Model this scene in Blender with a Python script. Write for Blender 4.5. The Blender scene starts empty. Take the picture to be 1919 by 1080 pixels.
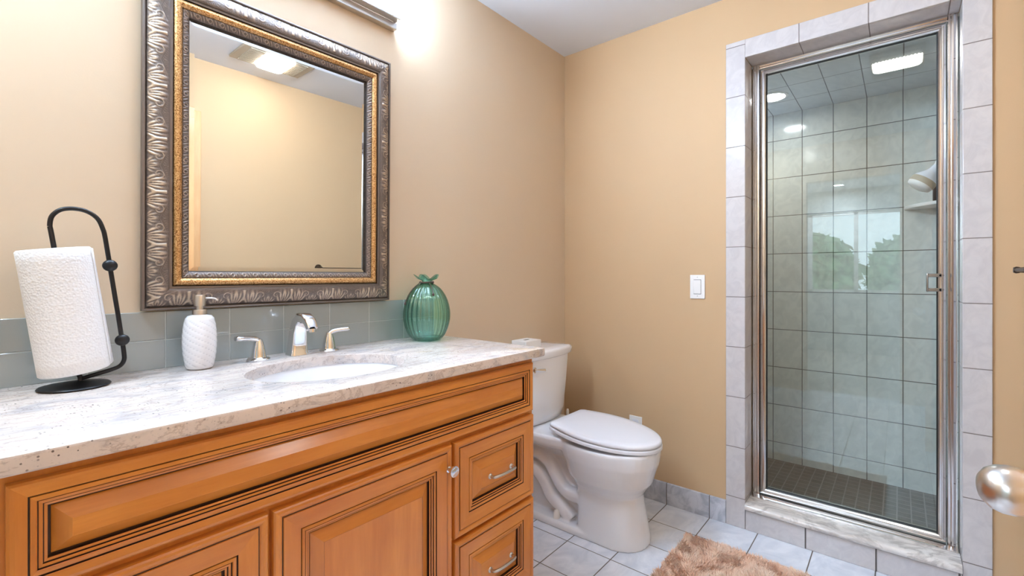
import bpy, bmesh, math, random
import numpy as np
from mathutils import Vector, Matrix

random.seed(7); rng = np.random.default_rng(7)
S = bpy.context.scene
COL = S.collection
PI = math.pi

# ------------------------------------------------------------------ camera
cam_d = bpy.data.cameras.new('camera'); cam = bpy.data.objects.new('camera', cam_d); COL.objects.link(cam)
cam.location = (-2.303, -1.518, 1.15)
cam.rotation_euler = (PI/2, 0, math.radians(39.8 - 90))
cam_d.sensor_fit = 'HORIZONTAL'; cam_d.sensor_width = 36.0
cam_d.lens = 872.0 / 1919.0 * 36.0
cam_d.shift_y = -(540.0 - 517.0) / 1919.0
cam_d.clip_start = 0.02
S.camera = cam

# ------------------------------------------------------------------ world, exposure
S.view_settings.view_transform = 'Standard'; S.view_settings.look = 'None'
S.view_settings.gamma = 1.0; S.view_settings.use_curve_mapping = False
S.view_settings.exposure = 0.80
W = bpy.data.worlds.new('sky'); S.world = W; W.use_nodes = True
bg = W.node_tree.nodes['Background']
bg.inputs[0].default_value = (0.72, 0.86, 1.0, 1); bg.inputs[1].default_value = 3.6
LAMP_VANITY = 94.0; LAMP_FAN = 21.0; LAMP_FILL = 330.0; LAMP_SHOWER = 50.0; LAMP_BED = 700.0

# ------------------------------------------------------------------ materials
class NT:
    def __init__(s, name):
        s.mat = bpy.data.materials.new(name); s.mat.use_nodes = True
        s.t = s.mat.node_tree; s.n = s.t.nodes; s.b = s.n['Principled BSDF']; s.out = s.n['Material Output']
    def node(s, ty, **kw):
        nd = s.n.new(ty)
        for k, v in kw.items(): setattr(nd, k, v)
        return nd
    def link(s, a, b): s.t.links.new(a, b)
    def put(s, sock, v):
        if v is None: return
        if isinstance(v, bpy.types.NodeSocket): s.link(v, sock)
        else:
            if hasattr(sock.default_value, '__len__') and not hasattr(v, '__len__'): v = [v]*len(sock.default_value)
            if hasattr(v, '__len__') and len(v) == 3 and len(sock.default_value) == 4: v = (*v, 1)
            sock.default_value = v
    def math(s, op, a, b=None, c=None):
        nd = s.node('ShaderNodeMath', operation=op)
        s.put(nd.inputs[0], a)
        if b is not None: s.put(nd.inputs[1], b)
        if c is not None: s.put(nd.inputs[2], c)
        return nd.outputs[0]
    def coord(s, kind='Object'): return s.node('ShaderNodeTexCoord').outputs[kind]
    def xyz(s, v):
        nd = s.node('ShaderNodeSeparateXYZ'); s.link(v, nd.inputs[0]); return nd.outputs
    def mapping(s, v, scale=(1, 1, 1), rot=(0, 0, 0), loc=(0, 0, 0)):
        nd = s.node('ShaderNodeMapping'); s.link(v, nd.inputs[0])
        nd.inputs['Scale'].default_value = scale; nd.inputs['Rotation'].default_value = rot; nd.inputs['Location'].default_value = loc
        return nd.outputs[0]
    def noise(s, v, scale=5, detail=4, rough=.5, dist=0):
        nd = s.node('ShaderNodeTexNoise'); s.link(v, nd.inputs['Vector'])
        nd.inputs['Scale'].default_value = scale; nd.inputs['Detail'].default_value = detail
        nd.inputs['Roughness'].default_value = rough; nd.inputs['Distortion'].default_value = dist
        return nd.outputs['Fac']
    def voronoi(s, v, scale=5, feature='F1'):
        nd = s.node('ShaderNodeTexVoronoi', feature=feature); s.link(v, nd.inputs['Vector']); nd.inputs['Scale'].default_value = scale
        return nd.outputs
    def ramp(s, f, stops, interp='LINEAR'):
        nd = s.node('ShaderNodeValToRGB'); s.link(f, nd.inputs[0]); r = nd.color_ramp; r.interpolation = interp
        while len(r.elements) > 1: r.elements.remove(r.elements[-1])
        for i, (p, c) in enumerate(stops):
            e = r.elements[0] if i == 0 else r.elements.new(p)
            e.position = p; e.color = (*c, 1) if hasattr(c, '__len__') else (c, c, c, 1)
        return nd.outputs[0]
    def mix(s, f, a, b, blend='MIX'):
        nd = s.node('ShaderNodeMix', data_type='RGBA', blend_type=blend)
        s.put(nd.inputs[0], f); s.put(nd.inputs[6], a); s.put(nd.inputs[7], b); return nd.outputs[2]
    def bump(s, h, strength=.2, dist=.01):
        nd = s.node('ShaderNodeBump'); s.link(h, nd.inputs['Height'])
        nd.inputs['Strength'].default_value = strength; nd.inputs['Distance'].default_value = dist
        s.link(nd.outputs[0], s.b.inputs['Normal'])
    def set(s, base=None, rough=None, metal=None, coat=None, coat_rough=.08, spec=None, emit=None, estr=None, sheen=None):
        i = s.b.inputs
        s.put(i['Base Color'], base); s.put(i['Roughness'], rough); s.put(i['Metallic'], metal)
        if coat is not None: s.put(i['Coat Weight'], coat); s.put(i['Coat Roughness'], coat_rough)
        s.put(i['Specular IOR Level'], spec)
        if emit is not None: s.put(i['Emission Color'], emit); s.put(i['Emission Strength'], estr)
        if sheen is not None: s.put(i['Sheen Weight'], sheen)
        return s.mat

def lin(r, g, b):
    f = lambda c: (c/255/12.92) if c/255 <= .04045 else ((c/255+.055)/1.055)**2.4
    return (f(r), f(g), f(b))

def plain(name, col, rough=.5, metal=0, **kw):
    return NT(name).set(base=col, rough=rough, metal=metal, **kw)

def paint(name, col, bump=.06):
    n = NT(name); c = n.coord()
    f = n.noise(c, 220, 3); g = n.noise(c, 2.2, 3)
    n.set(base=n.mix(g, [x*.97 for x in col], [x*1.03 for x in col]), rough=.62, spec=.3)
    n.bump(f, bump, .002); return n.mat

def tiles(name, ax, size, off, gw, base, base2, grout, rough=.25, vein=.5, vscale=9, bumpd=.002, var=.03):
    """tiled surface laid out in metres: ax = two axis numbers, size = tile pitch, off = where a joint lies"""
    n = NT(name); c = n.coord(); o = n.xyz(c); ds = []; ids = []
    for k in (0, 1):
        q = n.math('DIVIDE', n.math('SUBTRACT', o[ax[k]], off[k]), size[k])
        fr = n.math('FRACT', q); ids.append(n.math('FLOOR', q))
        d = n.math('MULTIPLY', n.math('MINIMUM', fr, n.math('SUBTRACT', 1.0, fr)), size[k]); ds.append(d)
    d = n.math('MINIMUM', ds[0], ds[1])
    m = n.node('ShaderNodeMapRange'); n.link(d, m.inputs[0]); m.inputs[1].default_value = gw*.5; m.inputs[2].default_value = gw*.5+.0009
    mask = m.outputs[0]
    cb = n.node('ShaderNodeCombineXYZ'); n.link(ids[0], cb.inputs[0]); n.link(ids[1], cb.inputs[1])
    wn = n.node('ShaderNodeTexWhiteNoise', noise_dimensions='3D'); n.link(cb.outputs[0], wn.inputs[0])
    va = n.node('ShaderNodeVectorMath', operation='MULTIPLY_ADD'); n.link(wn.outputs['Color'], va.inputs[0]); va.inputs[1].default_value = (9, 9, 9); n.link(c, va.inputs[2])
    mp = n.mapping(va.outputs[0], scale=(1, 1, 1), rot=(.5, .4, .6))
    mp2 = n.mapping(mp, scale=(.35, 1.3, 1.3))
    f = n.noise(mp2, vscale, 6, .6, 1.2)
    vv = n.ramp(f, [(.38, 0), (.62, 1)])
    col = n.mix(n.math('MULTIPLY', vv, vein), base, base2)
    col = n.mix(n.math('MULTIPLY', wn.outputs[0], var), col, (.3, .3, .3))
    n.set(base=n.mix(mask, grout, col), rough=n.math('SUBTRACT', .8, n.math('MULTIPLY', mask, .8-rough)), spec=.5)
    n.bump(mask, .6, bumpd); return n.mat

def wood(name, axis, light=lin(226, 148, 62), dark=lin(196, 114, 38), rough=.32):
    n = NT(name); c = n.coord(); o = n.node('ShaderNodeObjectInfo').outputs['Random']
    va = n.node('ShaderNodeVectorMath', operation='ADD'); n.link(c, va.inputs[0])
    sc = [9, 9, 9]; sc[axis] = .9
    mp = n.mapping(c, scale=sc)
    f = n.noise(mp, 2.2, 6, .55, .6); g = n.noise(mp, 14, 4, .6, .2); h = n.noise(c, 5, 3, .5)
    k = n.math('ADD', n.math('MULTIPLY', f, .55), n.math('ADD', n.math('MULTIPLY', g, .2), n.math('MULTIPLY', h, .3)))
    n.set(base=n.ramp(k, [(.36, dark), (.55, [(a+b)/2 for a, b in zip(light, dark)]), (.68, light)]), rough=rough, coat=.28, coat_rough=.18)
    n.bump(g, .03, .002); return n.mat

def thin_glass(name, tint, refl=.07, edge=None):
    """clear pane: tinted see-through plus mirror reflection that grows towards grazing angles"""
    n = NT(name); n.n.remove(n.b)
    lw = n.node('ShaderNodeLayerWeight'); lw.inputs[0].default_value = .5
    f5 = n.math('POWER', lw.outputs['Facing'], 5.0)
    fac = n.math('ADD', n.math('MULTIPLY', f5, 1-refl), refl)
    tr = n.node('ShaderNodeBsdfTransparent')
    if edge: n.link(n.mix(n.math('POWER', lw.outputs['Facing'], 2.2), tint, edge), tr.inputs[0])
    else: n.put(tr.inputs[0], tint)
    gl = n.node('ShaderNodeBsdfGlossy'); gl.inputs['Roughness'].default_value = .0; gl.inputs['Color'].default_value = (.95, .98, .97, 1)
    mx = n.node('ShaderNodeMixShader'); n.link(fac, mx.inputs[0]); n.link(tr.outputs[0], mx.inputs[1]); n.link(gl.outputs[0], mx.inputs[2])
    n.link(mx.outputs[0], n.out.inputs[0]); return n.mat

def marble(name, base, vein, vein2, scale=9, rough=.18):
    n = NT(name); c = n.mapping(n.coord(), rot=(.3, .2, .5), scale=(1, .55, 1))
    f = n.noise(c, scale, 8, .62, 1.6); g = n.noise(c, scale*.5, 4, .5, .8)
    a = n.ramp(f, [(.40, 0), (.5, 1), (.56, .15), (.7, .4)])
    n.set(base=n.mix(n.math('MULTIPLY', a, .6), n.mix(n.ramp(g, [(.45, 0), (.62, 1)]), base, vein2), vein), rough=rough, coat=.3)
    return n.mat

def granite():
    n = NT('granite'); c = n.coord()
    cr = n.mapping(c, rot=(.0, .35, .30), scale=(.45, 1.5, 1.0))
    base = n.ramp(n.noise(cr, 6, 6, .6, .6), [(.35, lin(200, 190, 185)), (.5, lin(220, 206, 197)), (.7, lin(224, 210, 200))])
    tan = n.ramp(n.noise(cr, 11, 8, .68, 1.8), [(.462, 0), (.5, 1), (.522, 0)])
    base = n.mix(n.math('MULTIPLY', tan, .45), base, lin(146, 119, 106))
    grey = n.ramp(n.noise(n.mapping(c, rot=(.5, .6, .5), scale=(.8, 1.4, 1.5)), 9, 7, .65, 1.0), [(.52, 0), (.66, 1)])
    base = n.mix(n.math('MULTIPLY', grey, .45), base, lin(142, 147, 158))
    ochre = n.ramp(n.noise(c, 7, 3, .5, .5), [(.64, 0), (.74, 1)])
    base = n.mix(n.math('MULTIPLY', ochre, .4), base, lin(206, 176, 128))
    v = n.voronoi(c, 190)
    pick = n.math('GREATER_THAN', n.xyz(v['Color'])[0], .80)
    sp = n.math('MULTIPLY', n.math('LESS_THAN', v['Distance'], n.math('MULTIPLY', n.noise(c, 30, 2), .55)), pick)
    sp = n.math('MULTIPLY', sp, n.ramp(n.noise(c, 14, 3), [(.42, .1), (.6, .9)]))
    fine = n.ramp(n.noise(c, 160, 3, .6), [(.30, .35), (.42, 0)])
    base = n.mix(fine, base, lin(168, 160, 158))
    n.set(base=n.mix(sp, base, lin(74, 62, 62)), rough=.24, coat=.08, coat_rough=.05); return n.mat

def emissive(name, col, strength):
    n = NT(name); return n.set(base=(.8, .8, .8), rough=.4, emit=col, estr=strength)

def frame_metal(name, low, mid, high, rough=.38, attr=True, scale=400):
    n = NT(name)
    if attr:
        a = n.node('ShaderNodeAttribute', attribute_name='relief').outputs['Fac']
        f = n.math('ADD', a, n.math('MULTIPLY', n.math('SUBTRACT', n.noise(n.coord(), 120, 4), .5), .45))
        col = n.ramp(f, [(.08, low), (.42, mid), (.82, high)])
    else:
        f = n.noise(n.mapping(n.coord(), scale=(1, 1, 1)), scale, 4, .7)
        col = n.ramp(f, [(.36, low), (.5, mid), (.66, high)])
        n.bump(f, .35, .0015)
    n.set(base=col, rough=rough, metal=.6); return n.mat

M = {}
M['tan'] = paint('tan_wall_paint', lin(197, 164, 126))
M['greige'] = paint('pale_greige_wall_paint', lin(212, 190, 163))  # paled and greyed to stand in for brighter, cooler light on the mirror wall
M['white_paint'] = paint('white_ceiling_paint', lin(220, 222, 228), .03)
M['plain_wall'] = paint('pale_wall_paint', lin(206, 208, 204))
M['carpet'] = plain('bedroom_carpet', lin(176, 168, 156), .95)
M['floor'] = tiles('floor_tile', (0, 1), (.2, .207), (-.2, -.618), .0032, lin(234, 236, 243), lin(204, 209, 220), lin(112, 102, 96), .22, .75, 7)
M['tile_pier'] = tiles('white_wall_tile', (1, 2), (.5, .2295), (-.85, .1345), .0026, lin(204, 197, 195), lin(188, 181, 181), lin(132, 120, 114), .14, .6, 16)
M['tile_head'] = tiles('white_header_tile', (1, 2), (.2343, 1.0), (-1.190, .5), .0026, lin(204, 197, 195), lin(188, 181, 181), lin(132, 120, 114), .14, .6, 16)
M['tile_curb'] = tiles('white_curb_tile', (1, 2), (.2343, 1.0), (-1.2133, .5), .0046, lin(204, 197, 195), lin(188, 181, 181), lin(96, 88, 84), .14, .6, 16)
M['tile_shower'] = tiles('shower_wall_tile', (1, 2), (.152, .229), (-.9236, .1375), .003, lin(222, 224, 218), lin(200, 204, 200), lin(96, 92, 88), .12, .6, 14)
M['tile_shower_side'] = tiles('shower_side_tile', (0, 2), (.152, .229), (.905, .1375), .003, lin(226, 228, 228), lin(200, 204, 206), lin(104, 100, 98), .12, .6, 14)
M['tile_shower_top'] = tiles('shower_ceiling_tile', (0, 1), (.229, .152), (.905, -.9236), .003, lin(206, 208, 208), lin(188, 192, 194), lin(104, 100, 98), .3, .6, 14)
M['mosaic'] = tiles('shower_floor_mosaic', (0, 1), (.052, .052), (0, 0), .004, lin(112, 104, 94), lin(92, 85, 78), lin(150, 144, 136), .55, .6, 20, .001, .12)
M['base_tile'] = tiles('grey_marble_base_tile', (1, 2), (.207, 1.0), (-.618, .5), .003, lin(206, 206, 212), lin(168, 170, 180), lin(112, 104, 100), .18, .9, 11)
M['base_tile_x'] = tiles('grey_marble_base_tile_x', (0, 2), (.2, 1.0), (-.2, .5), .003, lin(206, 206, 212), lin(168, 170, 180), lin(112, 104, 100), .18, .9, 11)
M['marble'] = marble('white_marble', lin(236, 230, 224), lin(150, 138, 130), lin(226, 216, 208))
M['granite'] = granite()
M['wood_h'] = wood('maple_grain_across', 0); M['wood_v'] = wood('maple_grain_up', 2); M['wood_d'] = wood('maple_grain_deep', 1)
M['glaze'] = plain('dark_brown_glaze', lin(52, 26, 12), .45)
M['pale_wood'] = wood('pale_maple', 2, lin(228, 178, 124), lin(210, 152, 98), .4)
M['chrome'] = plain('chrome', (.82, .82, .84), .07, 1)
M['alu'] = plain('bright_aluminium', (.80, .78, .77), .16, 1)
M['nickel'] = plain('satin_nickel', (.62, .59, .56), .28, 1)
M['porcelain'] = plain('white_porcelain', lin(240, 240, 243), .09, coat=.6, coat_rough=.04)
M['seat'] = plain('white_seat_plastic', lin(234, 234, 240), .22)
M['plastic'] = plain('white_plastic', lin(236, 232, 228), .35)
M['slot'] = plain('dark_slot', lin(60, 56, 54), .6)
M['black_metal'] = plain('black_iron', lin(26, 25, 27), .38, .3)
M['bronze'] = plain('dark_bronze', lin(70, 58, 48), .35, .8)
M['dark_nickel'] = plain('dark_nickel', (.36, .33, .31), .25, 1)
M['gasket'] = plain('black_gasket', lin(24, 23, 22), .5)
M['shower_glass'] = thin_glass('clear_shower_glass', (.955, .975, .965), .05)
M['vase_glass'] = thin_glass('teal_glass', (.73, .93, .885), .08, (.05, .34, .29))
M['cord'] = plain('brown_cord', lin(78, 56, 52), .7)
M['mirror'] = plain('mirror_silver', (.80, .81, .80), .0, 1)
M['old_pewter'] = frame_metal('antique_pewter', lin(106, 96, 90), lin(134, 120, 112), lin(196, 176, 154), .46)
M['pewter'] = plain('grey_pewter', lin(122, 112, 106), .42, .7)
M['gold'] = frame_metal('antique_gold', lin(104, 62, 28), lin(196, 146, 88), lin(236, 200, 150), .34, False, 330)
M['dark_line'] = plain('dark_frame_line', lin(44, 32, 24), .6)
M['lamp'] = emissive('lit_frosted_shade', (.74, .97, 1.27), LAMP_VANITY)
M['lens'] = emissive('lit_fan_lens', (1.0, 1.0, .98), LAMP_FAN)
M['down'] = emissive('lit_downlight', (.68, .94, 1.20), LAMP_FILL)
M['down_bed'] = emissive('lit_bedroom_downlight', (.80, .93, 1.1), LAMP_BED)
M['shower_lamp'] = emissive('lit_shower_downlight', (.95, 1.0, 1.04), LAMP_SHOWER)
M['splash'] = NT('grey_glass_tile').set(base=lin(152, 158, 156), rough=.08, coat=.8, coat_rough=.02)
M['splash_grout'] = plain('pale_grout', lin(178, 182, 180), .5)
M['leaf'] = plain('tree_leaves', lin(120, 160, 112), .7)
M['bark'] = plain('tree_bark', lin(90, 76, 62), .9)
M['vent'] = plain('beige_vent_plastic', lin(178, 164, 144), .5)
M['bottle'] = plain('dark_bottle_plastic', lin(38, 36, 40), .35)

def towel_mat():
    n = NT('quilted_paper'); c = n.coord()
    v = n.voronoi(n.mapping(c, scale=(1, 1, 1)), 210)
    n.set(base=lin(240, 240, 242), rough=.9, spec=.2); n.bump(v['Distance'], .34, .003); return n.mat
M['paper'] = towel_mat()
def rug_mat():
    n = NT('shaggy_rug_fibre'); c = n.coord()
    a = n.node('ShaderNodeAttribute', attribute_name='tuft').outputs['Fac']
    f = n.math('ADD', n.math('MULTIPLY', n.noise(c, 9, 3, .6), .7), n.math('MULTIPLY', a, .35))
    n.set(base=n.ramp(f, [(.28, lin(220, 160, 126)), (.44, lin(247, 204, 174)), (.70, lin(253, 228, 206))]), rough=.85, sheen=.4, spec=.15); return n.mat
M['rug'] = rug_mat()
def soap_mat():
    n = NT('white_swirl_ceramic'); a = n.node('ShaderNodeAttribute', attribute_name='relief').outputs['Fac']
    n.set(base=n.ramp(a, [(.05, lin(206, 208, 214)), (.5, lin(238, 238, 242))]), rough=.2, coat=.5); return n.mat
M['soap'] = soap_mat()

# ------------------------------------------------------------------ mesh building
class MB:
    def __init__(s): s.v = []; s.f = []; s.m = []; s.attr = {}
    def add(s, vs, fs, mi=0):
        b = len(s.v); s.v += [tuple(p) for p in vs]; s.f += [tuple(b+i for i in f) for f in fs]
        s.m += ([mi]*len(fs) if isinstance(mi, int) else list(mi)); return b
    def box(s, x0, x1, y0, y1, z0, z1, mi=0):
        x0, x1 = min(x0, x1), max(x0, x1); y0, y1 = min(y0, y1), max(y0, y1); z0, z1 = min(z0, z1), max(z0, z1)
        s.add([(x0, y0, z0), (x1, y0, z0), (x1, y1, z0), (x0, y1, z0), (x0, y0, z1), (x1, y0, z1), (x1, y1, z1), (x0, y1, z1)],
              [(3, 2, 1, 0), (4, 5, 6, 7), (0, 1, 5, 4), (1, 2, 6, 5), (2, 3, 7, 6), (3, 0, 4, 7)], mi); return s
    def grid(s, rows, close_u=False, cap0=False, cap1=False, mi=0, flip=False):
        """rows: list of equally long point lists"""
        n = len(rows[0]); vs = [p for r in rows for p in r]; fs = []
        for i in range(len(rows)-1):
            for j in range(n if close_u else n-1):
                k = (j+1) % n; q = (i*n+j, i*n+k, (i+1)*n+k, (i+1)*n+j); fs.append(q[::-1] if flip else q)
        if cap0: q = tuple(range(n)); fs.append(q if flip else q[::-1])
        if cap1: q = tuple(range((len(rows)-1)*n, len(rows)*n)); fs.append(q[::-1] if flip else q)
        return s.add(vs, fs, mi)
    def lathe(s, prof, c=(0, 0, 0), seg=40, axis=(0, 0, 1), lobes=0, amp=0, mi=0, cap=True):
        """prof: (radius, height) pairs along axis from c"""
        A = Vector(axis).normalized(); U = A.orthogonal().normalized(); V = A.cross(U); c = Vector(c); rows = []
        for r, h in prof:
            row = []
            for k in range(seg):
                t = 2*PI*k/seg; rr = r*(1+amp*math.cos(lobes*t)) if lobes else r
                row.append(c + A*h + U*(rr*math.cos(t)) + V*(rr*math.sin(t)))
            rows.append(row)
        s.grid(rows, True, cap, cap, mi); return s
    def tube(s, pts, r, seg=12, closed=False, mi=0, flat=None):
        pts = [Vector(p) for p in pts]; n = len(pts); rr = r if hasattr(r, '__len__') else [r]*n; rows = []; N = None
        for i in range(n):
            a = pts[(i-1) % n] if (i or closed) else pts[0]; b = pts[(i+1) % n] if (i < n-1 or closed) else pts[-1]
            T = (b-a).normalized()
            N = T.orthogonal().normalized() if N is None else (N - T*N.dot(T)).normalized()
            B = T.cross(N)
            rows.append([pts[i] + (N*math.cos(2*PI*k/seg) + B*math.sin(2*PI*k/seg))*rr[i] for k in range(seg)])
        if closed: rows.append(rows[0])
        s.grid(rows, True, not closed, not closed, mi); return s
    def ball(s, c, r, seg=20, rings=12, sc=(1, 1, 1), mi=0):
        rows = []
        for i in range(rings+1):
            t = PI*i/rings; rad = max(math.sin(t), 1e-3)
            rows.append([(c[0]+r*sc[0]*rad*math.cos(2*PI*k/seg), c[1]+r*sc[1]*rad*math.sin(2*PI*k/seg), c[2]-r*sc[2]*math.cos(t)) for k in range(seg)])
        s.grid(rows, True, True, True, mi); return s
    def xform(s, mat, start=0):
        for i in range(start, len(s.v)): s.v[i] = tuple(mat @ Vector(s.v[i]))
        return s
    def build(s, name, mats, parent=None, smooth=None, bevel=0, local=False, seg=2):
        mats = mats if isinstance(mats, (list, tuple)) else [mats]
        off = Vector((0, 0, 0))
        if parent and not local:
            p = parent
            while p: off += p.location; p = p.parent
        me = bpy.data.meshes.new(name)
        me.from_pydata([tuple(Vector(p)-off) for p in s.v], [], s.f)
        for m in mats: me.materials.append(M[m] if isinstance(m, str) else m)
        if len(mats) > 1: me.polygons.foreach_set('material_index', s.m)
        for k, vals in s.attr.items():
            at = me.attributes.new(k, 'FLOAT', 'POINT'); at.data.foreach_set('value', np.asarray(vals, dtype=np.float32))
        me.update()
        o = bpy.data.objects.new(name, me); COL.objects.link(o)
        if parent: o.parent = parent
        if smooth is not None:
            me.shade_smooth()
            if smooth < 180: me.set_sharp_from_angle(angle=math.radians(smooth))
        if bevel:
            b = o.modifiers.new('edge', 'BEVEL'); b.width = bevel; b.segments = seg; b.limit_method = 'ANGLE'; b.angle_limit = math.radians(40)
            me.shade_smooth(); me.set_sharp_from_angle(angle=math.radians(35))
        return o

def tag(o, label=None, cat=None, group=None, kind=None):
    for k, v in (('label', label), ('category', cat), ('group', group), ('kind', kind)):
        if v: o[k] = v
    return o
def thing(name, loc, label, cat, group=None, kind=None):
    o = bpy.data.objects.new(name, None); COL.objects.link(o); o.location = loc; o.empty_display_size = .05
    return tag(o, label, cat, group, kind)
def struct(o, label=None): return tag(o, label, None, None, 'structure')

def smooth_path(pts, n=8):
    """Catmull-Rom through pts"""
    P = [Vector(p) for p in pts]; P = [2*P[0]-P[1]] + P + [2*P[-1]-P[-2]]; out = []
    for i in range(1, len(P)-2):
        for k in range(n):
            t = k/n; a, b, c, d = P[i-1:i+3]
            out.append(.5*((2*b) + (c-a)*t + (2*a-5*b+4*c-d)*t*t + (3*b-a-3*c+d)*t**3))
    out.append(P[-2]); return out

# ================================================================== setting
XW = -2.9; YR = -1.85; H = 2.44; SD = .905; SY0, SY1 = -.98, -1.69       # shower opening in y
ZH = 2.14                                                                  # head of the shower opening
struct(MB().box(XW-.1, .02, YR-.12, .1, -.08, 0).build('floor', 'floor'), 'white grey marbled square floor tiles with dark joints')
struct(MB().box(XW-.1, .16, YR-.12, .1, H, H+.08).build('ceiling', 'white_paint'), 'white painted ceiling')
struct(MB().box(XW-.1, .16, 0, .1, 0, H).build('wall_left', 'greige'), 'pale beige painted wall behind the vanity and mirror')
b = MB()
b.box(0, .14, -.001, SY0+.001, 0, H); b.box(0, .14, SY1-.001, YR-.12, 0, H); b.box(0, .14, SY0+.001, SY1-.001, ZH+.001, H)
struct(b.build('wall_back', 'tan'), 'tan painted wall with the shower opening')
b = MB()
DX0, DX1, DZ = -2.17, -1.43, 2.05
b.box(XW-.1, DX0, YR, YR-.1, 0, H); b.box(DX1, 0, YR, YR-.1, 0, H); b.box(DX0, DX1, YR, YR-.1, DZ, H); b.box(XW-.1, 0, YR-.1, YR-.12, 0, H)
struct(b.build('wall_right', 'tan'), 'tan painted wall with the towel bar and door')
b = MB(); NY0, NY1, NZ = -.80, -1.52, 2.08
b.box(XW-.1, XW, .1, NY0, 0, H); b.box(XW-.1, XW, NY1, YR-.12, 0, H); b.box(XW-.1, XW, NY0, NY1, NZ, H)
struct(b.build('wall_front', 'tan'), 'tan painted wall with an open doorway')
# tile border around the shower opening (faces stand 8 mm proud of the paint)
xp = -.008
b = MB(); b.box(xp, .002, -.898, SY0, 0, 2.222); b.box(.002, .115, SY0+.004, SY0, .09, ZH)
struct(b.build('trim_1', 'tile_pier', bevel=.0025), 'column of white tiles left of the shower door')
b = MB(); b.box(xp, .002, SY1, -1.765, 0, 2.222); b.box(.002, .115, SY1, SY1-.004, .09, ZH)
struct(b.build('trim_2', 'tile_pier', bevel=.0025), 'column of white tiles right of the shower door')
b = MB(); b.box(xp, .002, SY0, SY1, ZH, 2.222); b.box(.002, .115, SY0, SY1, ZH, ZH+.004)
struct(b.build('trim_3', 'tile_head', bevel=.0025), 'row of white tiles above the shower door')
b = MB(); b.box(xp, .20, SY0-.001, SY1+.001, 0, .088)
struct(b.build('trim_4', 'tile_curb', bevel=.002), 'row of white tiles under the shower sill')
# marble sill with a rounded nose
prof = [(.20, .089), (.0, .089), (-.014, .0905), (-.021, .096), (-.023, .104), (-.021, .112), (-.014, .1185), (0, .120), (.20, .120)]
b = MB(); b.grid([[(x, y, z) for x, z in prof] for y in (SY0-.001, SY1+.001)], True, True, True)
struct(b.build('trim_5', 'marble', smooth=40), 'white grey veined marble sill under the shower door')
struct(MB().box(-.010, .002, -.001, -.8975, 0, .107).build('baseboard_back', 'base_tile', bevel=.002), 'grey marble tile skirting along the shower wall')
struct(MB().box(-1.02, -.010, -.010, .002, 0, .107).build('baseboard_left', 'base_tile_x', bevel=.002), 'grey marble tile skirting behind the toilet')
struct(MB().box(-1.35, -.001, YR, YR+.010, 0, .107).build('baseboard_right', 'base_tile_x', bevel=.002))
# shower stall
struct(MB().box(SD, SD+.05, -.5, -1.86, 0, 2.2).build('wall_shower_back', 'tile_shower'), 'white tiled back wall of the shower')
struct(MB().box(.12, SD+.05, -.5, -.45, 0, 2.2).build('wall_shower_left', 'tile_shower_side'))
struct(MB().box(.14, SD+.05, -1.81, -1.86, 0, 2.2).build('wall_shower_right', 'tile_shower_side'))
b = MB(); b.box(.14, .16, -.5, SY0, 0, 2.2); b.box(.14, .16, SY1, -1.81, 0, 2.2); b.box(.14, .16, SY0, SY1, ZH+.004, 2.2)
struct(b.build('wall_shower_front', 'tile_shower'))
struct(MB().box(.12, SD+.05, -.45, -1.86, 2.128, 2.2).build('ceiling_shower', 'tile_shower_top'), 'tiled ceiling of the shower')
struct(MB().box(.19, SD+.01, -.5, -1.81, -.02, .03).build('floor_shower', 'mosaic'), 'dark brown mosaic shower floor with pale joints')

# room behind the camera, seen only as reflections
BX = -6.0
b = MB(); b.box(BX-.1, XW-.1, -3.0, 1.6, -.08, 0); struct(b.build('floor_bedroom', 'carpet'))
b = MB(); b.box(BX-.1, XW-.1, -3.0, 1.6, H, H+.08); struct(b.build('ceiling_bedroom', 'white_paint'))
b = MB(); b.box(BX-.1, XW-.1, 1.6, 1.7, 0, H); b.box(BX-.1, XW-.1, -3.1, -3.0, 0, H); b.box(XW-.12, XW-.1, .1, 1.6, 0, H); b.box(XW-.12, XW-.1, -3, YR-.12, 0, H)
WY0, WY1, WZ0, WZ1 = -.42, -1.62, .90, 2.10
b.box(BX-.1, BX, 1.6, WY0, 0, H); b.box(BX-.1, BX, WY1, -3.0, 0, H); b.box(BX-.1, BX, WY0, WY1, 0, WZ0); b.box(BX-.1, BX, WY0, WY1, WZ1, H)
struct(b.build('wall_bedroom', 'plain_wall'))
w = struct(thing('window_1', (BX, (WY0+WY1)/2, WZ0), 'white framed bedroom window', None))
b = MB()
for y in (WY0-.025, (WY0+WY1)/2, WY1+.025): b.box(BX-.07, BX-.02, y-.025, y+.025, WZ0, WZ1)
for z in (WZ0+.02, WZ1-.02): b.box(BX-.07, BX-.02, WY0, WY1, z-.02, z+.02)
b.build('window_frame', 'plastic', w)
MB().box(BX-.05, BX-.044, WY0-.04, WY1+.04, WZ0+.03, WZ1-.03).build('window_pane', 'shower_glass', w)
def tree(loc, r, h, seed, label):
    t = thing('garden_tree', loc, label, 'tree', 'trees outside the bedroom window')
    g = np.random.default_rng(seed); b = MB(); b.lathe([(.12, 0), (.09, h*.5), (.05, h)], loc, 10); b.build('trunk', 'bark', t, smooth=60)
    b = MB()
    for k in range(2600):
        p = g.normal(size=3); p /= np.linalg.norm(p); p *= r*(.55+.45*g.random()); c = Vector((loc[0]+p[0]*.8, loc[1]+p[1], loc[2]+h+p[2]*.9))
        a = Vector(g.normal(size=3)).normalized(); q = a.orthogonal().normalized(); e = a.cross(q); sz = .10+.08*g.random()
        b.add([c-q*sz, c-e*sz*.5, c+q*sz, c+e*sz*.5], [(0, 1, 2, 3)])
    b.build('foliage', 'leaf', t)
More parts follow.
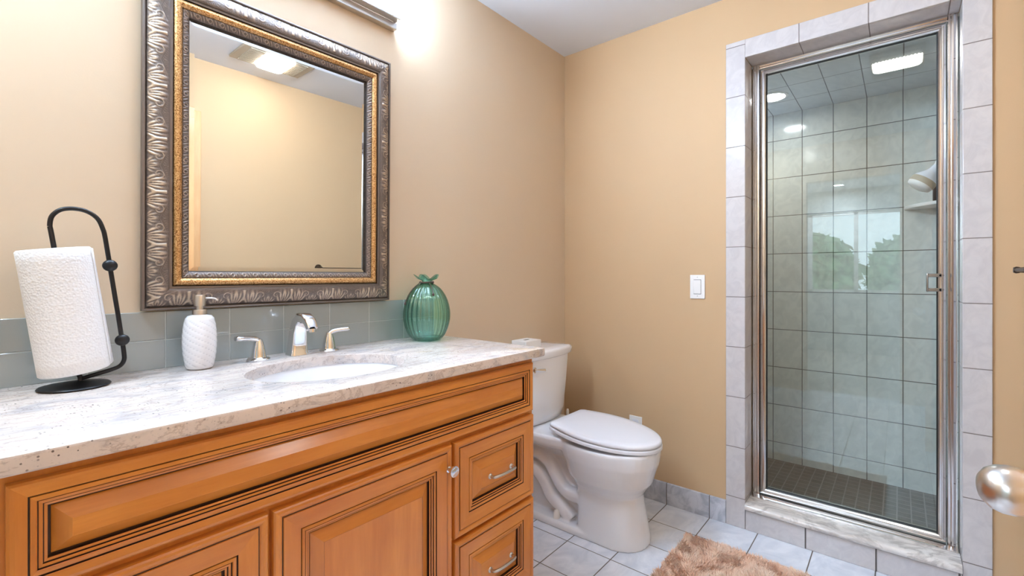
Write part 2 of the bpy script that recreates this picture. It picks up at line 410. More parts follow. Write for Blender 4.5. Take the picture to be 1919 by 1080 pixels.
tree((-9.3, .02, -.5), .92, 1.75, 3, 'leafy green tree outside the bedroom window, left in the shower glass reflection')
tree((-9.3, -1.86, -.5), .92, 1.65, 4, 'leafy green tree outside the bedroom window, right in the shower glass reflection')

# entry door, ajar, in the right wall, with its casing
b = MB()
for x0, x1, z0, z1 in ((DX1, DX1+.068, 0, DZ+.068), (DX0-.068, DX0, 0, DZ+.068), (DX0, DX1, DZ, DZ+.068)):
    b.box(x0, x1, YR, YR+.018, z0, z1)
b.box(DX1-.012, DX1, YR+.001, YR-.10, 0, DZ); b.box(DX0, DX0+.012, YR+.001, YR-.10, 0, DZ); b.box(DX0, DX1, YR+.001, YR-.10, DZ-.012, DZ)
struct(b.build('trim_6', 'pale_wood', bevel=.004), 'pale maple door casing')
d = struct(thing('door_1', (DX0+.014, YR+.004, 0), 'pale maple door standing ajar', None))
d.rotation_euler = (0, 0, math.radians(16.6))
MB().box(0, .705, -.036, 0, .012, 2.03).build('door_leaf', 'pale_wood', d, bevel=.003, local=True)
KX, KZ = .645, .912
b = MB(); b.lathe([(r_*.9, h_*.92) for r_, h_ in [(.0001, 0), (.032, 0), (.032, .004), (.024, .009), (.013, .012), (.0115, .030), (.014, .034), (.022, .038), (.0275, .046), (.0295, .056), (.0285, .066), (.0245, .075), (.017, .0815), (.008, .0845), (.0001, .0852)]],
                  (KX, 0, KZ), 48, (0, 1, 0)); k = b.build('door_knob', 'nickel', d, smooth=50, local=True); k['label'] = 'satin nickel egg shaped knob'

# ================================================================== vanity
YF = -.547
van = thing('vanity_cabinet', (-1.65, -.29, 0), 'orange maple vanity cabinet with dark glazed mouldings under the stone counter', 'cabinet')
b = MB()
b.box(-2.27, -2.252, YF+.02, -.003, 0, .873); b.box(-1.048, -1.03, YF+.02, -.003, 0, .873)
b.box(-2.252, -1.048, -.012, -.003, .10, .873); b.box(-2.252, -1.048, YF+.02, -.012, .10, .118)
b.box(-2.252, -1.048, YF+.075, YF+.09, 0, .10)
b.box(-2.27, -1.03, YF, YF+.02, .10, .873)
b.build('carcass', 'wood_v', van, bevel=.0015)
DOORP = [(0, .011, 0), (.0012, .0155, 0), (.004, .0186, 0), (.008, .0200, 0), (.012, .0196, 0), (.0155, .0180, 0), (.0175, .0158, 0), (.0196, .0158, 2),
         (.0202, .0180, 0), (.0555, .0168, 0), (.0560, .0138, 2), (.0578, .0138, 2), (.0586, .0162, 0), (.0640, .0168, 0), (.0652, .0150, 0), (.0656, .0128, 2), (.0668, .0128, 2),
         (.0674, .0136, 0), (.0712, .0132, 0), (.0716, .0108, 2), (.0728, .0108, 2), (.0734, .0112, 0), (.0762, .0100, 0), (.0766, .0040, 2), (.0800, .0040, 2), (.0803, .0048, 0), (.1055, .0176, 0), (.1060, .0173, 2), (.1064, .0178, 0)]
def front(prof, x0, x1, z0, z1):
    b = MB(); rings = [[(x0, YF, z0), (x1, YF, z0), (x1, YF, z1), (x0, YF, z1)]]; prev = rings[0]; base = b.add(prev, [])
    for ins, h, mi in prof:
        y = YF-h; cur = b.add([(x0+ins, y, z0+ins), (x1-ins, y, z0+ins), (x1-ins, y, z1-ins), (x0+ins, y, z1-ins)], [])
        for j in range(4):
            k = (j+1) % 4; b.f.append((base+j, base+k, cur+k, cur+j)); b.m.append(2 if mi == 2 else (0 if j in (0, 2) else 1))
        base = cur
    b.f.append((base, base+1, base+2, base+3)); b.m.append(0 if (x1-x0) > (z1-z0) else 1)
    return b
WM = ['wood_h', 'wood_v', 'glaze']
PANP = [(0, .008, 0), (.0008, .0135, 0), (.004, .0165, 0), (.009, .0180, 0), (.0215, .0176, 0), (.0218, .0140, 2), (.0236, .0140, 2), (.0242, .0168, 0), (.030, .0172, 0), (.0313, .0155, 0), (.0316, .0130, 2), (.0326, .0130, 2),
        (.0330, .0138, 0), (.0372, .0132, 0), (.0375, .0108, 2), (.0386, .0108, 2), (.039, .0112, 0), (.0424, .0100, 0), (.0428, .0030, 2), (.0462, .0030, 2), (.0464, .0045, 0), (.068, .0225, 0), (.0684, .0222, 0)]
def flute(b, x0, x1, z0, z1):  return b
front(PANP, -2.257, -1.043, .693, .856).build('false_drawer_front', WM, van)
def bail(px, pz, parent, w=.098):
    b = MB(); y0 = YF-.0158
    pts = smooth_path([(px-w/2, y0+.001, pz-.002), (px-w/2, y0-.016, pz-.001), (px-w/2+.010, y0-.025, pz+.001), (px, y0-.029, pz+.002), (px+w/2-.010, y0-.025, pz+.001), (px+w/2, y0-.016, pz-.001), (px+w/2, y0+.001, pz-.002)], 6)
    b.tube(pts, .0044, 10)
    for sx in (-1, 1): b.lathe([(.0001, -.001), (.0085, -.001), (.0085, .003), (.006, .006), (.0001, .0065)], (px+sx*w/2, y0, pz-.002), 16, (0, -1, 0))
    o = b.build('handle', 'nickel', parent, smooth=50); o['label'] = 'satin nickel bar handle'; return o
for x0, x1, z0, z1 in ((-1.407, -1.043, .411, .681), (-1.407, -1.043, .125, .400), (-2.257, -1.905, .411, .681), (-2.257, -1.905, .125, .400)):
    dr = front(DOORP, x0, x1, z0, z1).build('drawer_front', WM, van); bail((x0+x1)/2+.012, (z0+z1)/2-.002, dr)
dr = front(DOORP, -1.897, -1.417, .125, .681).build('door', WM, van)
b = MB(); b.lathe([(.0001, 0), (.0085, 0), (.0085, .002), (.005, .004), (.005, .014), (.009, .017), (.0148, .020), (.0158, .023), (.0150, .026), (.0115, .0262), (.0105, .0275), (.0001, .0285)], (-1.4315, YF-.0175, .617), 28, (0, -1, 0))
k = b.build('knob', 'chrome', dr, smooth=40); k['label'] = 'round polished knob'

# counter with an oval cut-out
SC = (-1.638, -.318); SA, SB = .212, .167
def counter():
    b = MB(); x0, x1, y0, y1, zt, zb = -2.297, -1.004, -.582, -.0005, .903, .874
    N = 96; ang = sorted(set([2*PI*k/N for k in range(N)] + [math.atan2(yy-SC[1], xx-SC[0]) % (2*PI) for xx in (x0, x1) for yy in (y0, y1)]))
    def rect(t, ins):
        c, s_ = math.cos(t), math.sin(t); k = 1e9
        if c > 1e-9: k = min(k, (x1-ins-SC[0])/c)
        if c < -1e-9: k = min(k, (x0+ins-SC[0])/c)
        if s_ > 1e-9: k = min(k, (y1-ins-SC[1])/s_)
        if s_ < -1e-9: k = min(k, (y0+ins-SC[1])/s_)
        return SC[0]+c*k, SC[1]+s_*k
    # points on the ellipse along the same bearing
    def ell(t, g):
        c, s_ = math.cos(t), math.sin(t); k = 1/math.sqrt((c/(SA+g))**2+(s_/(SB+g))**2); return SC[0]+c*k, SC[1]+s_*k
    rows = []
    for fn, z in ((lambda t: ell(t, 0), zb), (lambda t: ell(t, 0), zt-.004), (lambda t: ell(t, .0012), zt-.0012), (lambda t: ell(t, .004), zt),
                  (lambda t: rect(t, .005), zt), (lambda t: rect(t, .0015), zt-.0015), (lambda t: rect(t, 0), zt-.005), (lambda t: rect(t, 0), zb+.003), (lambda t: rect(t, .003), zb), (lambda t: ell(t, 0), zb)):
        rows.append([(*fn(t), z) for t in ang])
    b.grid(rows, True, flip=True); return b
tag(counter().build('countertop', 'granite', smooth=30), 'white granite countertop with tan veins and dark specks on the wooden vanity', 'countertop')
sk = thing('sink', (SC[0], SC[1], .72), 'white oval undermount sink below the cut-out in the granite counter', 'sink')
rows = []
for a, z in ((.022, .8735), (.003, .8735), (.001, .868), (-.004, .845), (-.014, .81), (-.035, .775), (-.075, .745), (-.125, .733), (-.145, .731)):
    rows.append([(SC[0]+(SA+a)*math.cos(t), SC[1]+(SB+a)*math.sin(t), z) for t in [2*PI*k/64 for k in range(64)]])
b = MB(); b.grid(rows, True, cap1=True); rows2 = [[(x+(x-SC[0])*.02, y+(y-SC[1])*.02, z-.01) for x, y, z in r] for r in rows[:-1]] ; b.grid(rows2, True, cap1=True, flip=True); b.build('basin', 'porcelain', sk, smooth=60)
b = MB(); b.lathe([(.0001, .7315), (.010, .7345), (.018, .7345), (.022, .732)], (SC[0], SC[1], 0), 24); b.build('drain', 'chrome', sk, smooth=50)

# glass tile backsplash, two staggered-free rows
bs = thing('backsplash', (-1.65, -.004, .9), 'grey green glass tile backsplash in two rows behind the sink', 'backsplash')
MB().box(-2.295, -1.005, -.0082, -.0002, .9032, 1.0545).build('grout_bed', 'splash_grout', bs)
b = MB(); x = -1.0075
while x > -2.29:
    xl = max(x-.1532, -2.294)
    for z0, z1 in ((.9036, .9790), (.9802, 1.055)): b.box(xl, x, -.009, -.0035, z0, z1)
    x -= .1556
b.build('glass_tiles', 'splash', bs, bevel=.0014)

# ================================================================== framed mirror
MX0, MX1, MZ0, MZ1 = -1.994, -1.243, 1.059, 1.955
mr = thing('wall_mirror', ((MX0+MX1)/2, -.0115, MZ0), 'large mirror in an ornate pewter and gold frame above the sink', 'mirror')
mr.rotation_euler = (math.radians(.6), 0, math.radians(-.5))
MW, MH = MX1-MX0, MZ1-MZ0
def frame_band(prof, orn=None, du=.0022):
    """sweep prof [(inset, height)] round the frame with mitred corners; orn(u, v) lifts the surface"""
    b = MB(); rel = []
    P = np.array(prof)
    for side in range(4):
        L = MW if side % 2 == 0 else MH; n = max(2, int(L/du)) if orn else 2
        T = np.linspace(0, 1, n); U = P[:, 0][:, None] + T[None, :]*(L-2*P[:, 0][:, None]); D = np.repeat(P[:, 0][:, None], n, 1); Hh = np.repeat(P[:, 1][:, None], n, 1)
        if orn:
            v = np.linspace(0, 1, len(P))[:, None]; r = orn(U-L/2, np.repeat(v, n, 1)); Hh = Hh + r*.0030 - .0006
        else: r = np.zeros_like(U)
        if side == 0: X, Z = U-MW/2, D
        elif side == 1: X, Z = MW/2-D, U
        elif side == 2: X, Z = MW/2-U, MH-D
        else: X, Z = D-MW/2, MH-U
        rows = [[(X[i, j], -Hh[i, j], Z[i, j]) for j in range(n)] for i in range(len(P))]
        b.grid(rows); rel += list(r.ravel())
    b.attr['relief'] = rel; return b
def fan(u, v, u0, v0, n, ru, rv, spread):
    du, dv = (u-u0)/ru, (v-v0)/rv; r = np.sqrt(du*du+dv*dv); t = np.arctan2(du, dv)
    rid = np.abs(np.cos(n*t + 3.2*r*np.sign(du)))**1.5
    env = np.clip(1.15-r, 0, 1)*np.clip(r*4, 0, 1)*np.clip((spread-np.abs(t))*3, 0, 1)
    return rid*np.clip(env*2.2, 0, 1)
def acanthus(u, v):
    Pd = .138; q = (u+Pd/2) % Pd - Pd/2; a = np.abs(q); h = np.zeros_like(u)
    h = np.maximum(h, fan(a, v, .022, -.10, 7.0, .030, 1.0, 1.5))                       # leaf sprays rising from the outer edge
    h = np.maximum(h, fan(Pd/2-a, v, 0, 1.10, 8.0, .036, .95, 1.4))                     # counter spray from the inner edge
    h = np.maximum(h, fan(Pd/2-a, v, 0, -.05, 7.0, .026, .55, 1.4)*.9)
    h = np.maximum(h, fan(a, v, .004, 1.10, 6.0, .024, .50, 1.5)*.9)
    dx = (a-.046)/.010; dv = (v-.52)/.20; r = np.sqrt(dx*dx+dv*dv); t = np.arctan2(dv, dx)
    h = np.maximum(h, np.clip(1.1-np.abs(r-.8-.12*t)*5.0, 0, 1)*.85); h = np.maximum(h, np.clip(1-r*3.0, 0, 1)*.9)
    vein = np.abs(np.sin(a*620+7*np.sin(v*9+a*60)+v*5))**4; h = np.maximum(h, vein*.38)
    tri = np.clip(1.2-a/(.0030+.0050*np.clip(v-.3, 0, 1)), 0, 1)*((v > .22) & (v < .86)); h = np.maximum(h, tri*1.1)
    edge = np.clip(np.minimum(v, 1-v)*10, 0, 1)
    return (h*edge).clip(0, 1.1)
def egg(u, v):
    Pd = .030; q = (u % Pd)/Pd; k = (v-.5)*2
    tongue = np.clip(1-np.abs(((q*4+v*.9) % 1)-.5)*2.6, 0, 1)*np.clip(1-np.abs(k)**3, 0, 1)
    oval = np.clip(1-np.abs(np.sqrt(((q-.5)/.2)**2+(k/.7)**2)-.8)*3, 0, 1)
    return np.where(np.abs(q-.5) < .24, oval, tongue*.9)*.8
sm = lambda a, b, n, f: [(a+(b-a)*i/n, f(i/n)) for i in range(n+1)]
b = frame_band([(0, 0), (0, .012), (.001, .0145), (.003, .0155), (.006, .0150), (.0075, .0125), (.0085, .011)]); b.build('outer_lip', 'pewter', mr, smooth=40, local=True)
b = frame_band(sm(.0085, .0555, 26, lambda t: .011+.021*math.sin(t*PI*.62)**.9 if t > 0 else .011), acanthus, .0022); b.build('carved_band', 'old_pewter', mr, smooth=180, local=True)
b = frame_band([(.0555, .028), (.0565, .0265), (.0605, .0268), (.0625, .0262)]); b.build('flat_band', 'pewter', mr, smooth=30, local=True)
b = frame_band([(.0625, .0262), (.0628, .020), (.0650, .020)]); b.build('groove', 'dark_line', mr, local=True)
b = frame_band([(.0648, .018)] + sm(.0650, .0845, 10, lambda t: .0205+.0095*math.sin(PI*(.12+.80*t))) + [(.0848, .019)]); b.build('gold_bead', 'gold', mr, smooth=60, local=True)
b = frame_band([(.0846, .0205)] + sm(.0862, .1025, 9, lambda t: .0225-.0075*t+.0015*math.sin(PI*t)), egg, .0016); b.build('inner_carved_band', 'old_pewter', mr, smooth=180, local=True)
b = frame_band([(.1025, .0150), (.1030, .0125), (.1042, .0075)]); b.build('inner_lip', 'dark_line', mr, local=True)
def rect_ring(i, y): return [(-MW/2+i, -y, i), (MW/2-i, -y, i), (MW/2-i, -y, MH-i), (-MW/2+i, -y, MH-i)]
b = MB(); b.grid([rect_ring(.100, .0062), rect_ring(.1165, .0078)], True); base = b.add(rect_ring(.1165, .0078), [(0, 1, 2, 3)]); o = b.build('mirror_glass', 'mirror', mr, local=True)
b = MB(); b.box(-MW/2+.004, MW/2-.004, -.0055, 0, .004, MH-.004); b.build('backing_board', 'dark_line', mr, local=True)

# ================================================================== vanity light
vl = thing('vanity_light', (-1.60, -.03, 2.10), 'chrome bar vanity light with lit square glass shades above the mirror', 'light fixture')
MB().box(-1.995, -1.205, -.026, -.0005, 2.100, 2.125).build('rail', 'nickel', vl, bevel=.002)
MB().box(-1.80, -1.40, -.018, -.0005, 2.126, 2.235).build('back_plate', 'chrome', vl, bevel=.003)
for i in range(3):
    x1 = -1.210-i*.275
    MB().box(x1-.235, x1, -.056, -.020, 2.1255, 2.1335).build('tray', 'chrome', vl, bevel=.0015)
    MB().box(x1-.231, x1-.003, -.054, -.021, 2.134, 2.262).build('shade', 'lamp', vl, bevel=.004)

# ceiling fan light
FX, FY = -1.075, -1.505
fl = thing('ceiling_fan_light', (FX, FY, H), 'beige ceiling extractor fan with a lit square lens, seen in the mirror', 'fan light')
b = MB(); b.box(FX-.205, FX+.205, FY-.125, FY+.125, H-.016, H-.0005); b.build('housing', 'vent', fl, bevel=.005)
for x0, x1 in ((FX-.165, FX-.085), (FX+.085, FX+.165)):
    b = MB(); n = 14
    for i in range(n):
        y = FY-.105+.21*i/(n-1); b.box(x0, x1, y-.0045, y+.0045, H-.021, H-.015)
    b.build('grille', 'vent', fl)
rows = []
FX += .012
for ins, z in ((0, .014), (.0, .022), (.006, .031), (.02, .038), (.045, .041)):
    hw, hd, r = .078-ins, .115-ins, .02; ring = []
    for cx, cy, a0 in ((1, 1, 0), (-1, 1, PI/2), (-1, -1, PI), (1, -1, 1.5*PI)):
        for k in range(5):
            t = a0+PI/2*k/4; ring.append((FX+cx*(hw-r)+r*math.cos(t), FY+cy*(hd-r)+r*math.sin(t), H-z))
    rows.append(ring)
b = MB(); b.grid(rows, True, cap1=True, flip=True); b.build('lens', 'lens', fl, smooth=60)
for x, y, z, mt, lab in ((-2.55, -.35, H, 'down', 'round recessed ceiling downlight over the left end of the vanity'),  # this first one is an added fill light, kept out of view
                          (-4.6, -.66, H, 'down_bed', 'round recessed bedroom downlight, the nearer one to the doorway'), (-5.5, -.85, H, 'down_bed', 'round recessed bedroom downlight, the nearer one to the window'),
                          (.557, -.985, 2.128, 'shower_lamp', 'round lit downlight in the tiled shower ceiling')):
    t = thing('downlight', (x, y, z), lab, 'ceiling light', 'recessed downlights')
    b = MB(); b.lathe([(.075, -.001), (.075, .006), (.062, .008), (.056, .002)], (x, y, z), 32, (0, 0, -1), cap=False); b.build('trim_ring', 'plastic', t, smooth=50)
    b = MB(); b.lathe([(.0001, .003), (.057, .0025)], (x, y, z), 32, (0, 0, -1), cap=False); b.build('lamp_disc', mt, t)

# ================================================================== toilet
TX = -.42
tl = thing('toilet', (TX, -.4, 0), 'white two-piece toilet with its lid closed, between the vanity and the tan wall', 'toilet')
def sup(cx, s0, s1, hw, z, n=48, pf=2.2, pb=2.6, mid=None):
    """closed outline: s0 back, s1 front (distance from the wall), hw half width"""
    mid = (s0+s1)/2 if mid is None else mid; out = []
    for k in range(n):
        t = 2*PI*k/n; c, s_ = math.cos(t), math.sin(t); p = pf if s_ > 0 else pb
        r = lambda q: math.copysign(abs(q)**(2/p), q)
        out.append((cx+hw*r(c), -(mid+(s1-mid if s_ > 0 else mid-s0)*r(s_)), z))
    return out
def loft(b, rows, cap0=True, cap1=True): b.grid(rows, True, cap0, cap1, flip=True)
b = MB()
loft(b, [sup(TX, .40, .700, .126, .0, pf=2.3, pb=5), sup(TX, .40, .698, .124, .03, pf=2.3, pb=5), sup(TX, .40, .685, .116, .10, pf=2.3, pb=5), sup(TX, .395, .672, .111, .17, pf=2.3, pb=4.5),
         sup(TX, .385, .668, .113, .205, pb=3.4), sup(TX, .36, .684, .131, .232, pb=2.6), sup(TX, .33, .708, .153, .262, pb=2.3), sup(TX, .315, .722, .168, .31, pb=2.2), sup(TX, .295, .736, .178, .35, pb=2.2), sup(TX, .285, .741, .182, .385, pb=2.2), sup(TX, .283, .742, .182, .408, pb=2.2), sup(TX, .29, .736, .177, .414, pb=2.2)])
loft(b, [sup(TX, .035, .42, .150, .365, pf=3, pb=5), sup(TX, .03, .43, .165, .385, pf=3, pb=5), sup(TX, .028, .43, .168, .415, pf=3, pb=5), sup(TX, .034, .42, .162, .424, pf=3, pb=5)])      # deck
loft(b, [sup(TX, .06, .50, .052, .0, pb=4), sup(TX, .06, .50, .052, .30, pb=4), sup(TX, .045, .44, .110, .37, pb=4)])                                                              # inner web
loft(b, [sup(TX, .055, .66, .128, .0, pf=3, pb=5), sup(TX, .055, .66, .128, .022, pf=3, pb=5), sup(TX, .065, .65, .118, .032, pf=3, pb=5)])                                        # foot
for s_ in (-1, 1):
    w = TX+s_*.066
    b.tube(smooth_path([(w-s_*.01, -.50, .150), (w, -.406, .150), (w, -.345, .152), (w, -.305, .178), (w, -.272, .222), (w, -.238, .268), (w, -.18, .296), (w, -.12, .290), (w, -.09, .24), (w, -.085, .15)], 6), .033, 14)
    w = TX+s_*.062
    b.tube(smooth_path([(w, -.06, .19), (w, -.12, .212), (w, -.169, .205), (w, -.215, .163), (w, -.252, .108), (w, -.31, .074), (w, -.36, .03)], 6), .036, 14)
bo = b.build('bowl', 'porcelain', tl, smooth=180)
r = bo.modifiers.new('fuse', 'REMESH'); r.mode = 'VOXEL'; r.voxel_size = .0045; r.use_smooth_shade = True
s_ = bo.modifiers.new('soften', 'SMOOTH'); s_.factor = .5; s_.iterations = 9
for s_ in (-1, 1):
    b = MB(); b.lathe([(.016, .024), (.016, .042), (.013, .054), (.007, .060), (.0001, .061)], (TX+s_*.098, -.30, .008), 18); b.build('bolt_cap', 'plastic', tl, smooth=60)
def seat_outline(z, ins=0, n=64, s0=.283, s1=.752, hw=.186, back=.150):
    pts = []; mid = .475
    s0 += ins; s1 -= ins; hw -= ins; back -= ins
    for k in range(n):                                   # front half oval
        t = -PI/2+PI*k/(n-1); pts.append((TX+hw*math.sin(t)*-1, -(mid+(s1-mid)*abs(math.cos(t))**.95), z))
    m = 14
    R = .025
    for k in range(1, m):                                # right side, tapering to the back
        q = k/m; pts.append((TX-(hw-(hw-back)*q**1.7), -(mid-(mid-s0-R)*q), z))
    for k in range(6):
        a = PI/2*k/5; pts.append((TX-back+R-R*math.cos(a), -(s0+R-R*math.sin(a)), z))
    for k in range(6):
        a = PI/2*(1-k/5); pts.append((TX+back-R+R*math.cos(a), -(s0+R-R*math.sin(a)), z))
    for k in range(m-1, 0, -1):
        q = k/m; pts.append((TX+(hw-(hw-back)*q**1.7), -(mid-(mid-s0-R)*q), z))
    return pts
def rise(rows): return [[(x, y, z+.030*max(0, (.75+y))/.46) for x, y, z in r] for r in rows]
def slab(z0, z1, ins0, edge, dome=0):
    rows = [seat_outline(z0, ins0+edge*.6), seat_outline(z0+edge*.5, ins0), seat_outline(z1-edge, ins0), seat_outline(z1-edge*.35, ins0+edge*.25), seat_outline(z1, ins0+edge)]
    for q in (.03, .06, .10): rows.append(seat_outline(z1+dome*(q/.10), ins0+edge+q))
    return rise(rows)
b = MB(); b.grid(slab(.4155, .4315, .0, .004), True, True, True, flip=False); b.build('seat', 'seat', tl, smooth=50)
b = MB(); b.grid(slab(.4325, .4525, .002, .010, .003), True, True, True); b.build('seat_lid', 'seat', tl, smooth=60)
def tank_row(z, hw, s0, s1, bow=.022):
    pts = []; n = 16; R = .03
    f = lambda u: s1 - bow*(abs(u)**2.2)
    for k in range(n+1):
        u = -1+2*k/n; pts.append((TX+(hw-R*.3)*u, -f(u), z))
    for a in (0, .5, 1): pts.append((TX+hw, -(f(1)-R-(f(1)-R-s0-.012)*a), z))
    pts.append((TX+hw-.012, -s0, z)); pts.append((TX-hw+.012, -s0, z))
    for a in (1, .5, 0): pts.append((TX-hw, -(f(1)-R-(f(1)-R-s0-.012)*a), z))
    return pts
b = MB(); b.grid([tank_row(.400, .150, .035, .165), tank_row(.408, .160, .028, .180), tank_row(.45, .166, .022, .190), tank_row(.60, .180, .020, .198), tank_row(.753, .190, .018, .204)], True, True, True, flip=False)
b.xform(Matrix.Translation((0, 0, .022))); b.v = [(x, y, z if z > .5 else z) for x, y, z in b.v]; b.build('tank', 'porcelain', tl, smooth=55)
b = MB(); b.grid([tank_row(.748, .194, .012, .211), tank_row(.752, .199, .010, .216), tank_row(.778, .202, .008, .219), tank_row(.787, .199, .010, .216), tank_row(.791, .190, .018, .208), tank_row(.793, .12, .06, .16)], True, True, True, flip=False)
b.build('tank_lid', 'porcelain', tl, smooth=55)
b = MB(); b.lathe([(.0001, 0), (.013, 0), (.013, .010), (.0001, .012)], (TX-.135, -.193, .705), 20, (0, -1, 0)); b.tube([(TX-.14, -.208, .705), (TX-.11, -.213, .703), (TX-.075, -.214, .698)], [.007, .0075, .009], 12)
k = b.build('flush_lever', 'chrome', tl, smooth=50); k['label'] = 'chrome flush lever'

bx = thing('tissue_box', (-.515, -.115, .793), 'small white box with a slot in its top on the toilet tank', 'box')
MB().box(-.575, -.455, -.165, -.075, .7935, .838).build('box_body', 'plastic', bx, bevel=.003)
MB().box(-.535, -.500, -.128, -.116, .838, .8386).build('slot', 'slot', bx)
tb = thing('toilet_brush', (-.150, -.120, 0), 'white toilet brush in the corner behind the toilet', 'brush')
b = MB(); b.lathe([(.0001, 0), (.048, 0), (.050, .01), (.044, .12), (.040, .125), (.0001, .125)], (-.150, -.120, 0), 24); b.build('holder', 'plastic', tb, smooth=40)
b = MB(); b.lathe([(.006, .12), (.006, .34), (.008, .36), (.0085, .41), (.006, .420), (.0001, .422)], (-.150, -.120, 0), 14); b.build('brush_handle', 'plastic', tb, smooth=50)

# ================================================================== things on the counter
CT = .903
# paper towel holder: a leaning wire on a dished base, the roll around its inner wire
PX, PY = -2.131, -.114
ph = thing('paper_towel_holder', (PX, PY, CT), 'black iron paper towel holder leaning left on the granite counter', 'holder')
b = MB(); b.lathe([(.0001, .0005), (.058, .0005), (.062, .003), (.060, .0055), (.030, .010), (.012, .013), (.0001, .0135)], (PX, PY, CT), 48); b.build('base', 'black_metal', ph, smooth=40)
def pl(px, py, y=PY):    # a spot in the holder's plane from its bearing and height, in metres
    f, a = 872.0, math.radians(39.8); cx, cy, cz = -2.303, -1.518, 1.15
    fx, fy = math.cos(a)+math.sin(a)*(px-959.5)/f, math.sin(a)-math.cos(a)*(px-959.5)/f; t = (y-cy)/fy; return (cx+fx*t, y, cz+t*(517-py)/f)
wire = [(-2.123, PY, .910), (-2.122, PY, .9225), (-2.128, PY, .95), (-2.149, PY, 1.10), (-2.168, PY, 1.24), (-2.1705, PY, 1.258), (-2.167, PY, 1.279), (-2.153, PY, 1.294), (-2.132, PY, 1.2985), (-2.110, PY, 1.294), (-2.093, PY, 1.280), (-2.084, PY, 1.258), (-2.079, PY, 1.232), (-2.066, PY, 1.13), (-2.052, PY, 1.02), (-2.046, PY, .968), (-2.046, PY, .951), (-2.053, PY, .939), (-2.068, PY, .9325), (-2.10, PY, .925), (-2.122, PY, .920)]
b = MB(); b.tube(smooth_path(wire, 7), .0046, 12); b.build('wire_arm', 'black_metal', ph, smooth=60)
for c in ((-2.0715, PY-.002, 1.1735), (-2.0495, PY-.002, .999)):
    b = MB(); b.ball(c, .0135, 20, 12, (1.05, .75, 1)); b.build('wire_ball', 'black_metal', ph, smooth=60)
pr = thing('paper_towel_roll', (-2.131, PY, .93), 'white quilted paper towel roll on the black holder', 'paper towel')
ax = Vector((-.128, 0, .992)).normalized(); c0 = Vector((-2.1295, PY, .9385)); R0, R1, LR = .0605, .0195, .272
prof = [(R1, 0), (R0-.003, 0), (R0, .003)] + [(R0, .003+(LR-.006)*i/10) for i in range(1, 11)] + [(R0-.003, LR), (R1, LR)]
b = MB(); b.lathe(prof + [(R1, 0)], c0, 64, ax, cap=False); b.build('roll', 'paper', pr, smooth=50)
b = MB(); rows = []; U = Vector((0, -1, 0)); V = ax.cross(U)                     # loose outer sheet hanging at the back right
for i in range(9):
    h = .004+(LR-.008)*i/8; row = []
    for k in range(9):
        t = 1.15+.9*k/8; q = k/8; rr = R0+.0015+.017*q*q*(1-.6*i/8); row.append(c0+ax*h+(V*math.sin(t)+U*math.cos(t))*rr)
    rows.append(row)
b.grid(rows); o = b.build('loose_sheet', 'paper', pr, smooth=180); md = o.modifiers.new('ply', 'SOLIDIFY'); md.thickness = .0012

# soap dispenser
SX, SYY = -1.883, -.085
sd = thing('soap_dispenser', (SX, SYY, CT), 'white swirled ceramic soap pump with a brushed metal top, left of the faucet', 'soap dispenser')
prof = [(.0001, 0), (.026, 0), (.0305, .003), (.0335, .014), (.0375, .040), (.0392, .066), (.0388, .090), (.0365, .115), (.0325, .134), (.027, .1405), (.017, .143), (.0001, .143)]
rows = []; rel = []; PP = []
for i in range(len(prof)-1):
    for k in range(6): q = k/6; PP.append((prof[i][0]*(1-q)+prof[i+1][0]*q, prof[i][1]*(1-q)+prof[i+1][1]*q))
PP.append(prof[-1])
for r, h in PP:
    row = []
    for k in range(96):
        t = 2*PI*k/96; w = .5+.5*math.cos(9*t+h*400) if .008 < h < .128 else .6
        w2 = .5+.5*math.cos(9*t-h*170) if .008 < h < .128 else .6; e = w**.4
        rr = r+(.0010*(e-.5) if 0.008 < h < .128 else 0); rel.append(e); row.append((SX+rr*math.cos(t), SYY+rr*math.sin(t), CT+.0004+h))
    rows.append(row)
b = MB(); b.grid(rows, True); b.attr['relief'] = rel; b.build('bottle', 'soap', sd, smooth=180)
b = MB(); b.lathe([(.0001, .143), (.0165, .143), (.0165, .155), (.0155, .157), (.009, .158), (.0085, .166), (.0135, .167), (.0135, .193), (.012, .196), (.0001, .1965)], (SX, SYY, CT), 32)
b.tube(smooth_path([(SX+.010, SYY-.004, CT+.187), (SX+.030, SYY-.012, CT+.186), (SX+.037, SYY-.015, CT+.180)], 5), .0022, 10); b.build('pump', 'nickel', sd, smooth=45)

# faucet: spout and two lever handles
FXX, FYY = -1.618, -.080
fc = thing('faucet', (FXX, FYY, CT), 'chrome faucet with arched spout and two lever handles behind the sink', 'faucet')
rows = []
path = [((0, .004, 0), .0245, .0225), ((0, .004, .006), .0245, .0225), ((0, .004, .010), .0225, .0205), ((0, .002, .04), .0205, .019), ((0, -.002, .075), .0185, .018), ((0, -.012, .101), .0172, .0165), ((0, -.032, .1175), .0162, .0145), ((0, -.055, .118), .0155, .0125), ((0, -.076, .108), .0148, .0115), ((0, -.088, .094), .0142, .0115), ((0, -.092, .088), .0138, .0115)]
PPts = [Vector(p[0]) for p in path]
for i, (p, hw, hd) in enumerate(path):
    T = (PPts[min(i+1, len(path)-1)]-PPts[max(i-1, 0)]); T = Vector((0, 0, 1)) if i < 3 else T.normalized(); X = Vector((1, 0, 0)); N = T.cross(X)
    row = []
    pw = 5 if i < 4 else 5-2.6*(i-3)/7
    for k in range(40):
        t = 2*PI*k/40; c, s_ = math.cos(t), math.sin(t); r = lambda q: math.copysign(abs(q)**(2/pw), q)
        row.append(Vector((FXX, FYY, CT+.0003))+PPts[i]+X*hw*1.18*r(c)+N*hd*1.15*r(s_))
    rows.append(row)
